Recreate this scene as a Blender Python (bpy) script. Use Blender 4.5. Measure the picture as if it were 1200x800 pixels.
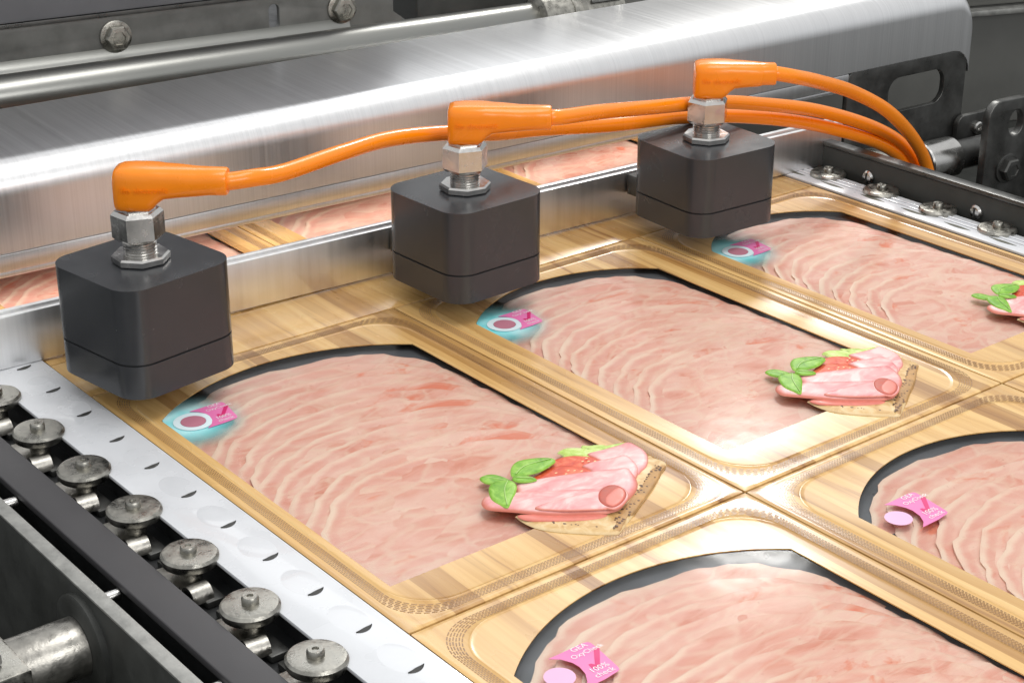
import bpy, bmesh, math, random
from mathutils import Vector, Matrix
R = math.radians
rnd = random.Random(7)
for o in list(bpy.data.objects): bpy.data.objects.remove(o)
sc = bpy.context.scene
COL = sc.collection

# ------------------------------------------------------------------ camera
cam = bpy.data.cameras.new('camera'); cam.lens = 61.7; cam.sensor_width = 36
cam.clip_start = 0.01; cam.clip_end = 20
co = bpy.data.objects.new('camera', cam); COL.objects.link(co)
co.location = (0.6507, -0.2846, 0.3266)
co.rotation_euler = (R(90-23.67), 0, R(141.47-90))
sc.camera = co

# ------------------------------------------------------------------ light
w = bpy.data.worlds.new('World'); sc.world = w; w.use_nodes = True
bg = w.node_tree.nodes['Background']
# a bright hall: light ceiling, greyer walls, darker floor
wn = w.node_tree; wtc = wn.nodes.new('ShaderNodeTexCoord'); wse = wn.nodes.new('ShaderNodeSeparateXYZ'); wra = wn.nodes.new('ShaderNodeValToRGB')
wma = wn.nodes.new('ShaderNodeMath'); wma.operation = 'MULTIPLY_ADD'; wma.inputs[1].default_value = 0.5; wma.inputs[2].default_value = 0.5
wn.links.new(wtc.outputs['Generated'], wse.inputs[0]); wn.links.new(wse.outputs[2], wma.inputs[0]); wn.links.new(wma.outputs[0], wra.inputs[0]); wn.links.new(wra.outputs[0], bg.inputs[0])
for e_, (p_, c_) in zip([wra.color_ramp.elements[0], wra.color_ramp.elements[1], wra.color_ramp.elements.new(0.5), wra.color_ramp.elements.new(0.62)], ((0.0, 0.25), (1.0, 1.0), (0.5, 0.48), (0.62, 0.86))):
    e_.position = p_; e_.color = (c_*0.965, c_*0.985, c_, 1)
bg.inputs[1].default_value = 0.80
def area(name, loc, target, size, power, color=(1,1,1), sy=None):
    l = bpy.data.lights.new(name, 'AREA'); l.energy = power; l.color = color; l.size = size
    if sy: l.shape = 'RECTANGLE'; l.size_y = sy
    o = bpy.data.objects.new(name, l); COL.objects.link(o); o.location = loc
    o.rotation_euler = (Vector(target)-Vector(loc)).to_track_quat('-Z', 'Y').to_euler()
    return o
area('ceiling_lamp', (0.30, 0.35, 1.45), (0.1, 0.2, 0), 1.1, 8, (1, 0.985, 0.96), 0.5)
area('back_lamp', (-0.95, 0.9, 1.05), (0.1, 0.25, 0), 0.8, 2.2, (0.97, 0.985, 1.0), 0.4)
area('front_lamp', (1.25, 0.0, 0.66), (-0.1, 0.2, 0.0), 0.7, 4, (1, 0.99, 0.97), 0.35)
area('added_strip_fill', (-0.115, 0.20, 0.0205), (-0.118, 0.20, 0.0), 0.62, 0.13, (1, 0.98, 0.95), 0.02)  # added fill, unseen under the cover, brightens the packs behind the bar
area('glare_lamp', (-0.554, 1.028, 0.652), (0.2470, 0.1550, 0), 0.10, 2.2, (1, 0.98, 0.94))
sc.view_settings.view_transform = 'Standard'; sc.view_settings.look = 'None'
sc.view_settings.exposure = 0.03; sc.view_settings.gamma = 1.0

# ------------------------------------------------------------------ materials
def new_mat(name):
    m = bpy.data.materials.new(name); m.use_nodes = True
    nt = m.node_tree; b = nt.nodes['Principled BSDF']
    return m, nt, b
class N:
    """small node helper"""
    def __init__(s, nt): s.nt = nt
    def n(s, t, **k):
        x = s.nt.nodes.new(t)
        for a, v in k.items(): setattr(x, a, v)
        return x
    def l(s, a, b): s.nt.links.new(a, b)
    def coord(s, kind='Object', scale=(1,1,1), rand=0.0, rot=(0,0,0)):
        tc = s.n('ShaderNodeTexCoord'); mp = s.n('ShaderNodeMapping')
        mp.inputs['Scale'].default_value = scale; mp.inputs['Rotation'].default_value = rot
        s.l(tc.outputs[kind], mp.inputs['Vector'])
        if rand:
            oi = s.n('ShaderNodeObjectInfo'); mu = s.n('ShaderNodeMath', operation='MULTIPLY'); mu.inputs[1].default_value = rand
            s.l(oi.outputs['Random'], mu.inputs[0]); s.l(mu.outputs[0], mp.inputs['Location'])
        return mp.outputs[0]
    def noise(s, vec, scale, detail=4, rough=0.55, dist=0.0):
        x = s.n('ShaderNodeTexNoise'); x.inputs['Scale'].default_value = scale; x.inputs['Detail'].default_value = detail
        x.inputs['Roughness'].default_value = rough; x.inputs['Distortion'].default_value = dist
        s.l(vec, x.inputs['Vector']); return x.outputs['Fac']
    def ramp(s, fac, stops, interp='LINEAR'):
        x = s.n('ShaderNodeValToRGB'); cr = x.color_ramp; cr.interpolation = interp
        while len(cr.elements) < len(stops): cr.elements.new(0.5)
        for e, (p, c) in zip(cr.elements, stops):
            e.position = p; e.color = (*c, 1) if len(c) == 3 else c
        s.l(fac, x.inputs[0]); return x.outputs[0]
    def mix(s, fac, a, b, mode='MIX'):
        x = s.n('ShaderNodeMix', data_type='RGBA', blend_type=mode)
        for v, i in ((fac, 0), (a, 6), (b, 7)):
            if hasattr(v, 'is_linked'): s.l(v, x.inputs[i])
            elif i == 0: x.inputs[0].default_value = v
            else: x.inputs[i].default_value = (*v, 1)
        return x.outputs[2]
    def math(s, op, a, b=None, c=None):
        x = s.n('ShaderNodeMath', operation=op)
        for i, v in enumerate((a, b, c)):
            if v is None: continue
            if hasattr(v, 'is_linked'): s.l(v, x.inputs[i])
            else: x.inputs[i].default_value = v
        return x.outputs[0]
    def bump(s, h, strength, dist):
        x = s.n('ShaderNodeBump'); x.inputs['Strength'].default_value = strength; x.inputs['Distance'].default_value = dist
        s.l(h, x.inputs['Height']); return x.outputs[0]

def plain(name, col, rough=0.5, metal=0.0, var=0.15, nscale=60, bump=0.0, coat=0.0, rvar=0.1, stretch=(1,1,1), spec=0.5):
    m, nt, b = new_mat(name); n = N(nt)
    v = n.coord('Object', stretch, rand=3.0)
    f = n.noise(v, nscale, 5, 0.6)
    lo = tuple(c*(1-var) for c in col); hi = tuple(min(1, c*(1+var)) for c in col)
    n.l(n.ramp(f, [(0.3, lo), (0.7, hi)]), b.inputs['Base Color'])
    n.l(n.ramp(f, [(0.3, (max(0, rough-rvar),)*3), (0.7, (min(1, rough+rvar),)*3)]), b.inputs['Roughness'])
    b.inputs['Metallic'].default_value = metal; b.inputs['Coat Weight'].default_value = coat
    b.inputs['Specular IOR Level'].default_value = spec
    if bump: n.l(n.bump(n.noise(v, nscale*4, 3), bump, 0.0004), b.inputs['Normal'])
    return m
M = {}
M['black_plastic'] = plain('black_plastic', (0.042, 0.044, 0.048), 0.24, var=0.05, rvar=0.05)
M['groove'] = plain('groove', (0.015, 0.015, 0.016), 0.4)
M['steel'] = plain('steel', (0.62, 0.61, 0.59), 0.22, 1.0, var=0.1, nscale=150)
M['steel_worn'] = plain('steel_worn', (0.36, 0.35, 0.315), 0.33, 1.0, var=0.35, nscale=220, bump=0.25, rvar=0.15)
M['steel_shaft'] = plain('steel_shaft', (0.42, 0.405, 0.37), 0.35, 1.0, var=0.3, nscale=160, bump=0.3, rvar=0.12)
M['dark_steel'] = plain('dark_steel', (0.12, 0.12, 0.115), 0.35, 0.8, var=0.25, nscale=80, rvar=0.12)
M['rail_dark'] = plain('rail_dark', (0.20, 0.20, 0.19), 0.42, 0.5, var=0.2, nscale=50, rvar=0.12)
M['dark_paint'] = plain('dark_paint', (0.038, 0.040, 0.0365), 0.5, 0.0, var=0.3, nscale=60, bump=0.15)
M['black_rubber'] = plain('black_rubber', (0.022, 0.023, 0.024), 0.45, 0.0, var=0.3, nscale=100)
M['guide_bar'] = plain('guide_bar', (0.062, 0.060, 0.063), 0.5, 0.0, var=0.12, nscale=40, spec=0.4)
M['rail_grey'] = plain('rail_grey', (0.36, 0.36, 0.34), 0.45, 0.6, var=0.25, nscale=120, bump=0.3)
M['panel_grey'] = plain('panel_grey', (0.17, 0.17, 0.158), 0.5, 0.3, var=0.12, nscale=14)
M['sheet_grey'] = plain('sheet_grey', (0.16, 0.16, 0.17), 0.5, 0.1, var=0.08, nscale=20)
M['white_film'] = plain('white_film', (0.66, 0.675, 0.70), 0.28, 0.0, var=0.06, nscale=30, coat=0.3, bump=0.05)
M['slit'] = plain('slit', (0.03, 0.03, 0.028), 0.5)
M['olive_slit'] = plain('olive_slit', (0.10, 0.10, 0.075), 0.5)
M['orange'] = plain('orange', (1.0, 0.27, 0.004), 0.27, 0.0, var=0.03, nscale=30, coat=0.15)
M['tray'] = plain('tray', (0.115, 0.125, 0.135), 0.35, 0.0, var=0.3, nscale=45)
M['pink_ink'] = plain('pink_ink', (0.80, 0.19, 0.45), 0.4, var=0.03)
M['magenta_ink'] = plain('magenta_ink', (0.66, 0.012, 0.16), 0.4, var=0.03)
M['white_ink'] = plain('white_ink', (0.88, 0.85, 0.87), 0.4, var=0.02)
M['spot_pale'] = plain('spot_pale', (0.80, 0.45, 0.66), 0.4, var=0.03)
M['spot_dull'] = plain('spot_dull', (0.52, 0.20, 0.27), 0.4, var=0.05)
M['ring_ink'] = plain('ring_ink', (0.74, 0.88, 0.92), 0.4, var=0.03)
M['ham_inside'] = plain('ham_inside', (0.74, 0.22, 0.17), 0.4, var=0.1, nscale=300)
M['ham_deep'] = plain('ham_deep', (0.52, 0.105, 0.07), 0.5, var=0.15, nscale=300)
M['crust'] = plain('crust', (0.50, 0.29, 0.12), 0.6, var=0.25, nscale=200, bump=0.4)
M['seed'] = plain('seed', (0.13, 0.07, 0.045), 0.5, var=0.4, nscale=300)
M['rib_ink'] = plain('rib_ink', (0.33, 0.18, 0.085), 0.3, var=0.2)

def brushed(name, col, stretch, rough=0.3, scale=1.0):
    m, nt, b = new_mat(name); n = N(nt)
    v = n.coord('Object', stretch, rand=1.0)
    f = n.noise(v, scale, 6, 0.7)
    g = n.noise(n.coord('Object', (1,1,1)), 9, 3)
    c = n.ramp(f, [(0.25, tuple(x*0.86 for x in col)), (0.55, col), (0.8, tuple(min(1, x*1.07) for x in col))])
    n.l(n.mix(0.25, c, n.ramp(g, [(0.3, tuple(x*0.75 for x in col)), (0.7, col)])), b.inputs['Base Color'])
    n.l(n.ramp(f, [(0.2, (rough-0.04,)*3), (0.8, (rough+0.06,)*3)]), b.inputs['Roughness'])
    b.inputs['Metallic'].default_value = 1.0
    n.l(n.bump(f, 0.03, 0.0003), b.inputs['Normal'])
    return m
M['cover_steel'] = brushed('cover_steel', (0.88, 0.88, 0.885), (4, 1100, 4), 0.33)
M['beam_steel'] = brushed('beam_steel', (0.84, 0.84, 0.84), (30, 260, 8), 0.38)
M['tube_steel'] = brushed('tube_steel', (0.34, 0.34, 0.32), (60, 8, 60), 0.3)

def wood_film():
    m, nt, b = new_mat('wood_film'); n = N(nt)
    wv = n.noise(n.coord('Object', (9, 26, 1), rand=4.0), 1.0, 2)
    # warped object coordinates, stretched along the running direction
    tc = n.n('ShaderNodeTexCoord'); sep = n.n('ShaderNodeSeparateXYZ'); n.l(tc.outputs['Object'], sep.inputs[0])
    oi = n.n('ShaderNodeObjectInfo')
    y = n.math('ADD', sep.outputs[1], n.math('MULTIPLY', n.math('SUBTRACT', wv, 0.5), 0.012))
    comb = n.n('ShaderNodeCombineXYZ'); n.l(n.math('MULTIPLY', sep.outputs[0], 5.0), comb.inputs[0])
    n.l(n.math('MULTIPLY', y, 230.0), comb.inputs[1]); n.l(n.math('MULTIPLY', oi.outputs['Random'], 37.0), comb.inputs[2])
    fine = n.noise(comb.outputs[0], 1.0, 5, 0.62, 0.3)
    comb2 = n.n('ShaderNodeCombineXYZ'); n.l(n.math('MULTIPLY', sep.outputs[0], 1.2), comb2.inputs[0])
    n.l(n.math('MULTIPLY', y, 75.0), comb2.inputs[1]); n.l(n.math('MULTIPLY', oi.outputs['Random'], 11.0), comb2.inputs[2])
    broad = n.noise(comb2.outputs[0], 1.0, 2, 0.5)
    # slats of differing tone
    slat = n.n('ShaderNodeTexWhiteNoise', noise_dimensions='2D'); cs = n.n('ShaderNodeCombineXYZ')
    n.l(n.math('FLOOR', n.math('MULTIPLY', n.math('ADD', sep.outputs[1], n.math('MULTIPLY', n.math('SUBTRACT', wv, 0.5), 0.004)), 150.0)), cs.inputs[0])
    n.l(n.math('FLOOR', n.math('MULTIPLY', oi.outputs['Random'], 50.0)), cs.inputs[1])
    n.l(cs.outputs[0], slat.inputs['Vector'])
    base = n.ramp(fine, [(0.33, (0.36, 0.17, 0.055)), (0.42, (0.66, 0.39, 0.135)), (0.55, (0.76, 0.48, 0.185)), (0.72, (0.82, 0.57, 0.25))])
    base = n.mix(0.38, base, n.ramp(broad, [(0.36, (0.40, 0.195, 0.06)), (0.44, (0.69, 0.415, 0.15)), (0.52, (0.77, 0.495, 0.195)), (0.66, (0.82, 0.57, 0.25))]))
    tone = n.ramp(slat.outputs['Value'], [(0.0, (0.58, 0.48, 0.38)), (0.12, (0.74, 0.66, 0.57)), (0.3, (0.93, 0.90, 0.86)), (0.6, (1, 1, 1)), (1.0, (1.0, 1.0, 0.98))])
    base = n.mix(0.95, base, tone, 'MULTIPLY')
    n.l(base, b.inputs['Base Color'])
    g = n.noise(n.coord('Object', (14, 40, 1), rand=2.0), 1.0, 3)
    n.l(n.ramp(g, [(0.35, (0.22,)*3), (0.7, (0.34,)*3)]), b.inputs['Roughness'])
    b.inputs['Coat Weight'].default_value = 0.35; b.inputs['Coat Roughness'].default_value = 0.20
    n.l(n.bump(g, 0.12, 0.0016), b.inputs['Normal'])
    return m
M['wood_film'] = wood_film()

def clear_pane():
    m, nt, b = new_mat('clear_pane'); n = N(nt)
    nt.nodes.remove(b); out = nt.nodes['Material Output']
    tr = n.n('ShaderNodeBsdfTransparent'); gl = n.n('ShaderNodeBsdfGlossy'); gl.inputs['Roughness'].default_value = 0.12
    fr = n.n('ShaderNodeFresnel'); fr.inputs['IOR'].default_value = 1.2
    bp = n.bump(n.noise(n.coord('Object', (1,1,1), rand=2.0), 40, 2, 0.5), 0.14, 0.0012)
    n.l(bp, gl.inputs['Normal']); n.l(bp, fr.inputs['Normal'])
    mx = n.n('ShaderNodeMixShader'); n.l(fr.outputs[0], mx.inputs[0]); n.l(tr.outputs[0], mx.inputs[1]); n.l(gl.outputs[0], mx.inputs[2])
    n.l(mx.outputs[0], out.inputs[0]); return m
M['clear_pane'] = clear_pane()

def ham_mat():
    m, nt, b = new_mat('ham'); n = N(nt)
    v = n.coord('Object', (1, 0.55, 1), rand=5.0)
    warp = n.noise(v, 30, 3)
    vv = n.n('ShaderNodeVectorMath', operation='ADD'); cw = n.n('ShaderNodeCombineXYZ')
    n.l(n.math('MULTIPLY', warp, 0.02), cw.inputs[0]); n.l(n.math('MULTIPLY', warp, 0.03), cw.inputs[1])
    n.l(v, vv.inputs[0]); n.l(cw.outputs[0], vv.inputs[1])
    marb = n.noise(vv.outputs[0], 36, 5, 0.58, 1.3)
    base = n.ramp(marb, [(0.30, (0.66, 0.26, 0.175)), (0.42, (0.75, 0.39, 0.295)), (0.52, (0.79, 0.485, 0.385)), (0.62, (0.82, 0.56, 0.45)), (0.74, (0.85, 0.63, 0.50))])
    vo = n.n('ShaderNodeTexVoronoi', feature='DISTANCE_TO_EDGE'); vo.inputs['Scale'].default_value = 70
    n.l(vv.outputs[0], vo.inputs['Vector'])
    base = n.mix(n.ramp(vo.outputs['Distance'], [(0.0, (0.55,)*3), (0.03, (0.4,)*3), (0.09, (0, 0, 0))]), base, (0.81, 0.61, 0.47))
    streak = n.noise(n.coord('Object', (190, 26, 1), rand=9.0), 1.0, 5, 0.65, 0.4)
    base = n.mix(n.ramp(streak, [(0.52, (0,0,0)), (0.66, (0.6,)*3)]), base, (0.82, 0.60, 0.46))
    base = n.mix(n.ramp(streak, [(0.32, (0.4,)*3), (0.41, (0,0,0))]), base, (0.76, 0.35, 0.25))
    red = n.noise(n.coord('Object', (55, 26, 1), rand=6.0), 1.0, 5, 0.65, 0.8)
    base = n.mix(n.ramp(red, [(0.60, (0,0,0)), (0.70, (0.8,)*3)]), base, (0.74, 0.19, 0.09))
    speck = n.noise(n.coord('Object', (1, 1, 1), rand=6.0), 420, 2)
    base = n.mix(n.ramp(speck, [(0.70, (0,0,0)), (0.76, (0.5,)*3)]), base, (0.50, 0.17, 0.11))
    at = n.n('ShaderNodeAttribute', attribute_name='rim')
    oc = n.n('ShaderNodeTexCoord'); os_ = n.n('ShaderNodeSeparateXYZ'); n.l(oc.outputs['Object'], os_.inputs[0])
    flank = n.ramp(n.math('MULTIPLY_ADD', os_.outputs[1], -8.0, 0.45), [(0.25, (0.12,)*3), (0.62, (1, 1, 1))])
    patchy = n.ramp(n.noise(v, 90, 3), [(0.35, (0.5,)*3), (0.6, (1, 1, 1))])
    rimf = n.math('MULTIPLY', n.math('MULTIPLY', n.ramp(at.outputs['Fac'], [(0.62, (0,0,0)), (0.85, (0.92,)*3)]), flank), patchy)
    base = n.mix(rimf, base, (0.86, 0.69, 0.54))
    under = n.math('MULTIPLY', n.ramp(at.outputs['Fac'], [(0.0, (0,0,0)), (0.2, (0.35,)*3), (0.45, (0.45,)*3), (0.66, (0, 0, 0))]), flank)
    base = n.mix(under, base, (0.72, 0.33, 0.26))
    n.l(base, b.inputs['Base Color'])
    b.inputs['Roughness'].default_value = 0.42
    n.l(n.bump(n.math('ADD', n.noise(v, 260, 4), n.math('MULTIPLY', streak, 1.5)), 0.35, 0.0005), b.inputs['Normal'])
    return m
M['ham'] = ham_mat()

def rolled_ham():
    m, nt, b = new_mat('rolled_ham'); n = N(nt)
    f = n.noise(n.coord('Object', (1, 0.5, 1), rand=3.0), 130, 4, 0.6, 0.5)
    base = n.ramp(f, [(0.34, (0.74, 0.25, 0.26)), (0.5, (0.84, 0.40, 0.39)), (0.62, (0.89, 0.58, 0.55))])
    at = n.n('ShaderNodeAttribute', attribute_name='rim')
    base = n.mix(n.ramp(at.outputs['Fac'], [(0.55, (0,0,0)), (0.95, (0.9,)*3)]), base, (0.70, 0.22, 0.15))
    n.l(base, b.inputs['Base Color']); b.inputs['Roughness'].default_value = 0.38
    return m
M['rolled_ham'] = rolled_ham()

def leaf_mat(name, dark, mid, light):
    m, nt, b = new_mat(name); n = N(nt)
    f = n.noise(n.coord('Object', (1, 1, 1), rand=3.0), 170, 4, 0.6, 1.0)
    base = n.ramp(f, [(0.3, dark), (0.5, mid), (0.7, light)])
    at = n.n('ShaderNodeAttribute', attribute_name='rim')
    base = n.mix(n.ramp(at.outputs['Fac'], [(0.7, (0,0,0)), (1.0, (0.55,)*3)]), base, light)
    n.l(base, b.inputs['Base Color']); b.inputs['Roughness'].default_value = 0.45
    n.l(n.bump(f, 0.3, 0.0008), b.inputs['Normal'])
    return m
M['basil'] = leaf_mat('basil', (0.11, 0.31, 0.015), (0.20, 0.45, 0.03), (0.36, 0.62, 0.10))
M['leaf_vein'] = plain('leaf_vein', (0.42, 0.62, 0.2), 0.4)
M['lettuce'] = leaf_mat('lettuce', (0.32, 0.5, 0.06), (0.5, 0.66, 0.14), (0.72, 0.82, 0.38))
M['tomato'] = leaf_mat('tomato', (0.56, 0.045, 0.015), (0.70, 0.09, 0.03), (0.78, 0.20, 0.09))
M['tomato_seed'] = plain('tomato_seed', (0.85, 0.55, 0.28), 0.4)
M['bread'] = leaf_mat('bread', (0.52, 0.29, 0.10), (0.68, 0.45, 0.19), (0.80, 0.62, 0.36))

def cyan_glow_mat():  # cyan light of the sensors put into surface colour, faded out by alpha
    m, nt, b = new_mat('painted_cyan_glow'); n = N(nt)
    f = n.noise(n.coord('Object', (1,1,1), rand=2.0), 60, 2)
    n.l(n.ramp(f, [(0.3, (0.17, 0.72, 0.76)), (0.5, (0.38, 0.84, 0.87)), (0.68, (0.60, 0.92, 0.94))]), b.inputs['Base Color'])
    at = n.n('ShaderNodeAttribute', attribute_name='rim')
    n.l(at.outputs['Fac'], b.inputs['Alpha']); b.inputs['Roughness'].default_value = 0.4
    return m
M['painted_cyan_glow'] = cyan_glow_mat()

# ------------------------------------------------------------------ helpers
def obj(name, verts, faces, mat, parent=None, smooth=35, attr=None):
    me = bpy.data.meshes.new(name); me.from_pydata([tuple(v) for v in verts], [], faces); me.update()
    bm = bmesh.new(); bm.from_mesh(me); bmesh.ops.recalc_face_normals(bm, faces=bm.faces); bm.to_mesh(me); bm.free()
    return finish(name, me, mat, parent, smooth, attr)
def finish(name, me, mat, parent=None, smooth=35, attr=None):
    if mat: me.materials.append(M[mat])
    if smooth:
        me.shade_smooth()
        if smooth < 180: me.set_sharp_from_angle(angle=R(smooth))
    if attr:
        a = me.attributes.new('rim', 'FLOAT', 'POINT')
        for i, x in enumerate(attr): a.data[i].value = x
    o = bpy.data.objects.new(name, me); COL.objects.link(o); o.parent = parent
    return o
def bm_obj(name, bm, mat, parent=None, smooth=35):
    me = bpy.data.meshes.new(name); bmesh.ops.recalc_face_normals(bm, faces=bm.faces); bm.to_mesh(me); bm.free()
    return finish(name, me, mat, parent, smooth)
def empty(name, loc=(0,0,0), rz=0, label=None, cat=None, group=None):
    o = bpy.data.objects.new(name, None); o.empty_display_size = 0.01; COL.objects.link(o)
    o.location = loc; o.rotation_euler = (0, 0, rz); tag(o, label, cat, group); return o
def tag(o, label=None, cat=None, group=None, kind=None):
    if label: o['label'] = label
    if cat: o['category'] = cat
    if group: o['group'] = group
    if kind: o['kind'] = kind
    return o
def box_bm(lo, hi, bev=0.0, seg=2, bm=None):
    bm2 = bmesh.new(); bmesh.ops.create_cube(bm2, size=1)
    for v in bm2.verts:
        v.co = Vector([lo[i] + (v.co[i]+0.5)*(hi[i]-lo[i]) for i in range(3)])
    if bev: bmesh.ops.bevel(bm2, geom=list(bm2.edges), offset=bev, segments=seg, affect='EDGES', profile=0.5)
    return bm2
def box(name, lo, hi, mat, parent=None, bev=0.0004, seg=2):
    return bm_obj(name, box_bm(lo, hi, bev, seg), mat, parent)
def lathe(name, prof, mat, parent=None, n=32, axis='Z', loc=(0,0,0), smooth=35):
    """prof: [(r, h)] ; closed with caps"""
    vs, fs = [], []
    for r, h in prof:
        for k in range(n):
            a = 2*math.pi*k/n; x, y = r*math.cos(a), r*math.sin(a)
            p = {'Z': (x, y, h), 'Y': (x, h, y), 'X': (h, x, y)}[axis]
            vs.append((p[0]+loc[0], p[1]+loc[1], p[2]+loc[2]))
    for i in range(len(prof)-1):
        for k in range(n): fs.append((i*n+k, i*n+(k+1) % n, (i+1)*n+(k+1) % n, (i+1)*n+k))
    fs.append(tuple(range(n))[::-1]); fs.append(tuple((len(prof)-1)*n+k for k in range(n)))
    return obj(name, vs, fs, mat, parent, smooth)
def prism(name, poly, z0, z1, mat, parent=None, bev=0.0, mapf=None, seg=2):
    bm = bmesh.new(); n = len(poly)
    lo = [bm.verts.new((x, y, z0)) for x, y in poly]; hi = [bm.verts.new((x, y, z1)) for x, y in poly]
    bm.faces.new(lo[::-1]); top = bm.faces.new(hi)
    for i in range(n): bm.faces.new((lo[i], lo[(i+1) % n], hi[(i+1) % n], hi[i]))
    if bev:
        es = [e for e in bm.edges if all(abs(v.co.z-z1) < 1e-7 for v in e.verts) or all(abs(v.co.z-z0) < 1e-7 for v in e.verts)]
        bmesh.ops.bevel(bm, geom=es, offset=bev, segments=seg, affect='EDGES', profile=0.5)
    if mapf:
        for v in bm.verts: v.co = Vector(mapf(v.co))
    return bm_obj(name, bm, mat, parent)
def rrect(x0, x1, y0, y1, r, n=8):
    P = []
    for k, (cx, cy) in enumerate(((x1-r, y1-r), (x0+r, y1-r), (x0+r, y0+r), (x1-r, y0+r))):
        for i in range(n+1):
            a = (k + i/n)*math.pi/2; P.append((cx+r*math.cos(a), cy+r*math.sin(a)))
    return P
def spline(pts, n=8, closed=True):
    out = []; L = len(pts)
    rng = range(L) if closed else range(L-1)
    for i in rng:
        if closed: p0, p1, p2, p3 = pts[i-1], pts[i], pts[(i+1) % L], pts[(i+2) % L]
        else: p0, p1, p2, p3 = pts[max(i-1, 0)], pts[i], pts[i+1], pts[min(i+2, L-1)]
        for k in range(n):
            t = k/n
            out.append(tuple(0.5*((2*b)+(-a+c)*t+(2*a-5*b+4*c-d)*t*t+(-a+3*b-3*c+d)*t**3) for a, b, c, d in zip(p0, p1, p2, p3)))
    if not closed: out.append(tuple(pts[-1]))
    return out
def tube(name, path, r, mat, parent=None, n=14):
    pts = [Vector(p) for p in path]; vs, fs = [], []
    up = Vector((0, 0, 1)); prev = None
    for i, p in enumerate(pts):
        t = (pts[min(i+1, len(pts)-1)]-pts[max(i-1, 0)]).normalized()
        s = t.cross(up) if prev is None else prev - t*prev.dot(t)
        s.normalize(); prev = s; u = s.cross(t)
        for k in range(n):
            a = 2*math.pi*k/n; vs.append(p + s*(r*math.cos(a)) + u*(r*math.sin(a)))
    for i in range(len(pts)-1):
        for k in range(n): fs.append((i*n+k, i*n+(k+1) % n, (i+1)*n+(k+1) % n, (i+1)*n+k))
    fs.append(tuple(range(n))[::-1]); fs.append(tuple((len(pts)-1)*n+k for k in range(n)))
    return obj(name, vs, fs, mat, parent, 60)
def text_mesh(body, size, extrude=0.0):
    c = bpy.data.curves.new('t', 'FONT'); c.body = body; c.size = size; c.extrude = extrude; c.resolution_u = 3
    c.align_x = 'LEFT'
    o = bpy.data.objects.new('t', c); COL.objects.link(o)
    dg = bpy.context.evaluated_depsgraph_get(); me = bpy.data.meshes.new_from_object(o.evaluated_get(dg))
    bpy.data.objects.remove(o); return me
def holed_plate(name, outer, holes, thick, mat, parent, mapf, bev=0.0004):
    """flat plate with holes (2D curve fill), mapf places (u, v, t)"""
    c = bpy.data.curves.new('p', 'CURVE'); c.dimensions = '2D'; c.fill_mode = 'BOTH'; c.extrude = thick/2-bev; c.bevel_depth = bev; c.bevel_resolution = 2
    for poly in [outer]+holes:
        s = c.splines.new('POLY'); s.points.add(len(poly)-1); s.use_cyclic_u = True
        for p, (x, y) in zip(s.points, poly): p.co = (x, y, 0, 1)
    o = bpy.data.objects.new('p', c); COL.objects.link(o)
    dg = bpy.context.evaluated_depsgraph_get(); me = bpy.data.meshes.new_from_object(o.evaluated_get(dg))
    bpy.data.objects.remove(o)
    for v in me.vertices: v.co = Vector(mapf(*v.co))
    me.materials.clear()
    bm = bmesh.new(); bm.from_mesh(me); bmesh.ops.remove_doubles(bm, verts=bm.verts, dist=1e-6); bmesh.ops.recalc_face_normals(bm, faces=bm.faces); bm.to_mesh(me); bm.free()
    return finish(name, me, mat, parent, 35)
def copy_tree(o, parent=None):
    c = o.copy(); COL.objects.link(c); c.parent = parent
    for ch in o.children: copy_tree(ch, c)
    return c

# ------------------------------------------------------------------ setting
BEDZ = -0.0105
tag(box('machine_bed', (-0.7, -0.0462, -0.06), (0.75, 0.486, BEDZ), 'black_rubber', None, 0), kind='structure')
tag(box('machine_floor', (-2.6, -1.2, -0.16), (1.2, 2.8, -0.13), 'dark_paint', None, 0), kind='structure')

# ------------------------------------------------------------------ packs
DX, DY = 0.2375, 0.16
WX0, WX1, BULGE = 0.041, 0.2088, 0.0242
def window_poly(y0, y1, n=40):
    P = []
    half = (y1-y0)/2; rad = (half*half+BULGE*BULGE)/(2*BULGE); cx = WX0-BULGE+rad; a0 = math.asin(half/rad); yc = (y0+y1)/2
    for i in range(n+1):
        a = -a0 + 2*a0*i/n; P.append((cx-rad*math.cos(a), yc+rad*math.sin(a)))
    P += [(WX1, y1), (WX1, y0)]
    return P
def hit(poly, c, a):
    dx, dy = math.cos(a), math.sin(a); best = None
    for i in range(len(poly)):
        x1, y1 = poly[i][0]-c[0], poly[i][1]-c[1]; x2, y2 = poly[(i+1) % len(poly)][0]-c[0], poly[(i+1) % len(poly)][1]-c[1]
        ex, ey = x2-x1, y2-y1; den = dx*ey-dy*ex
        if abs(den) < 1e-14: continue
        t = (x1*ey-y1*ex)/den; s = (x1*dy-y1*dx)/den
        if t > 0 and -1e-9 <= s <= 1+1e-9 and (best is None or t > best): best = t
    return (c[0]+dx*best, c[1]+dy*best)
def ring_mesh(name, loops, c, angs, mat, parent, smooth=40):
    vs, fs = [], []; n = len(angs)
    for poly, z in loops:
        for a in angs:
            x, y = hit(poly, c, a); vs.append((x, y, z))
    for i in range(len(loops)-1):
        for k in range(n): fs.append((i*n+k, i*n+(k+1) % n, (i+1)*n+(k+1) % n, (i+1)*n+k))
    return obj(name, vs, fs, mat, parent, smooth)

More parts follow.
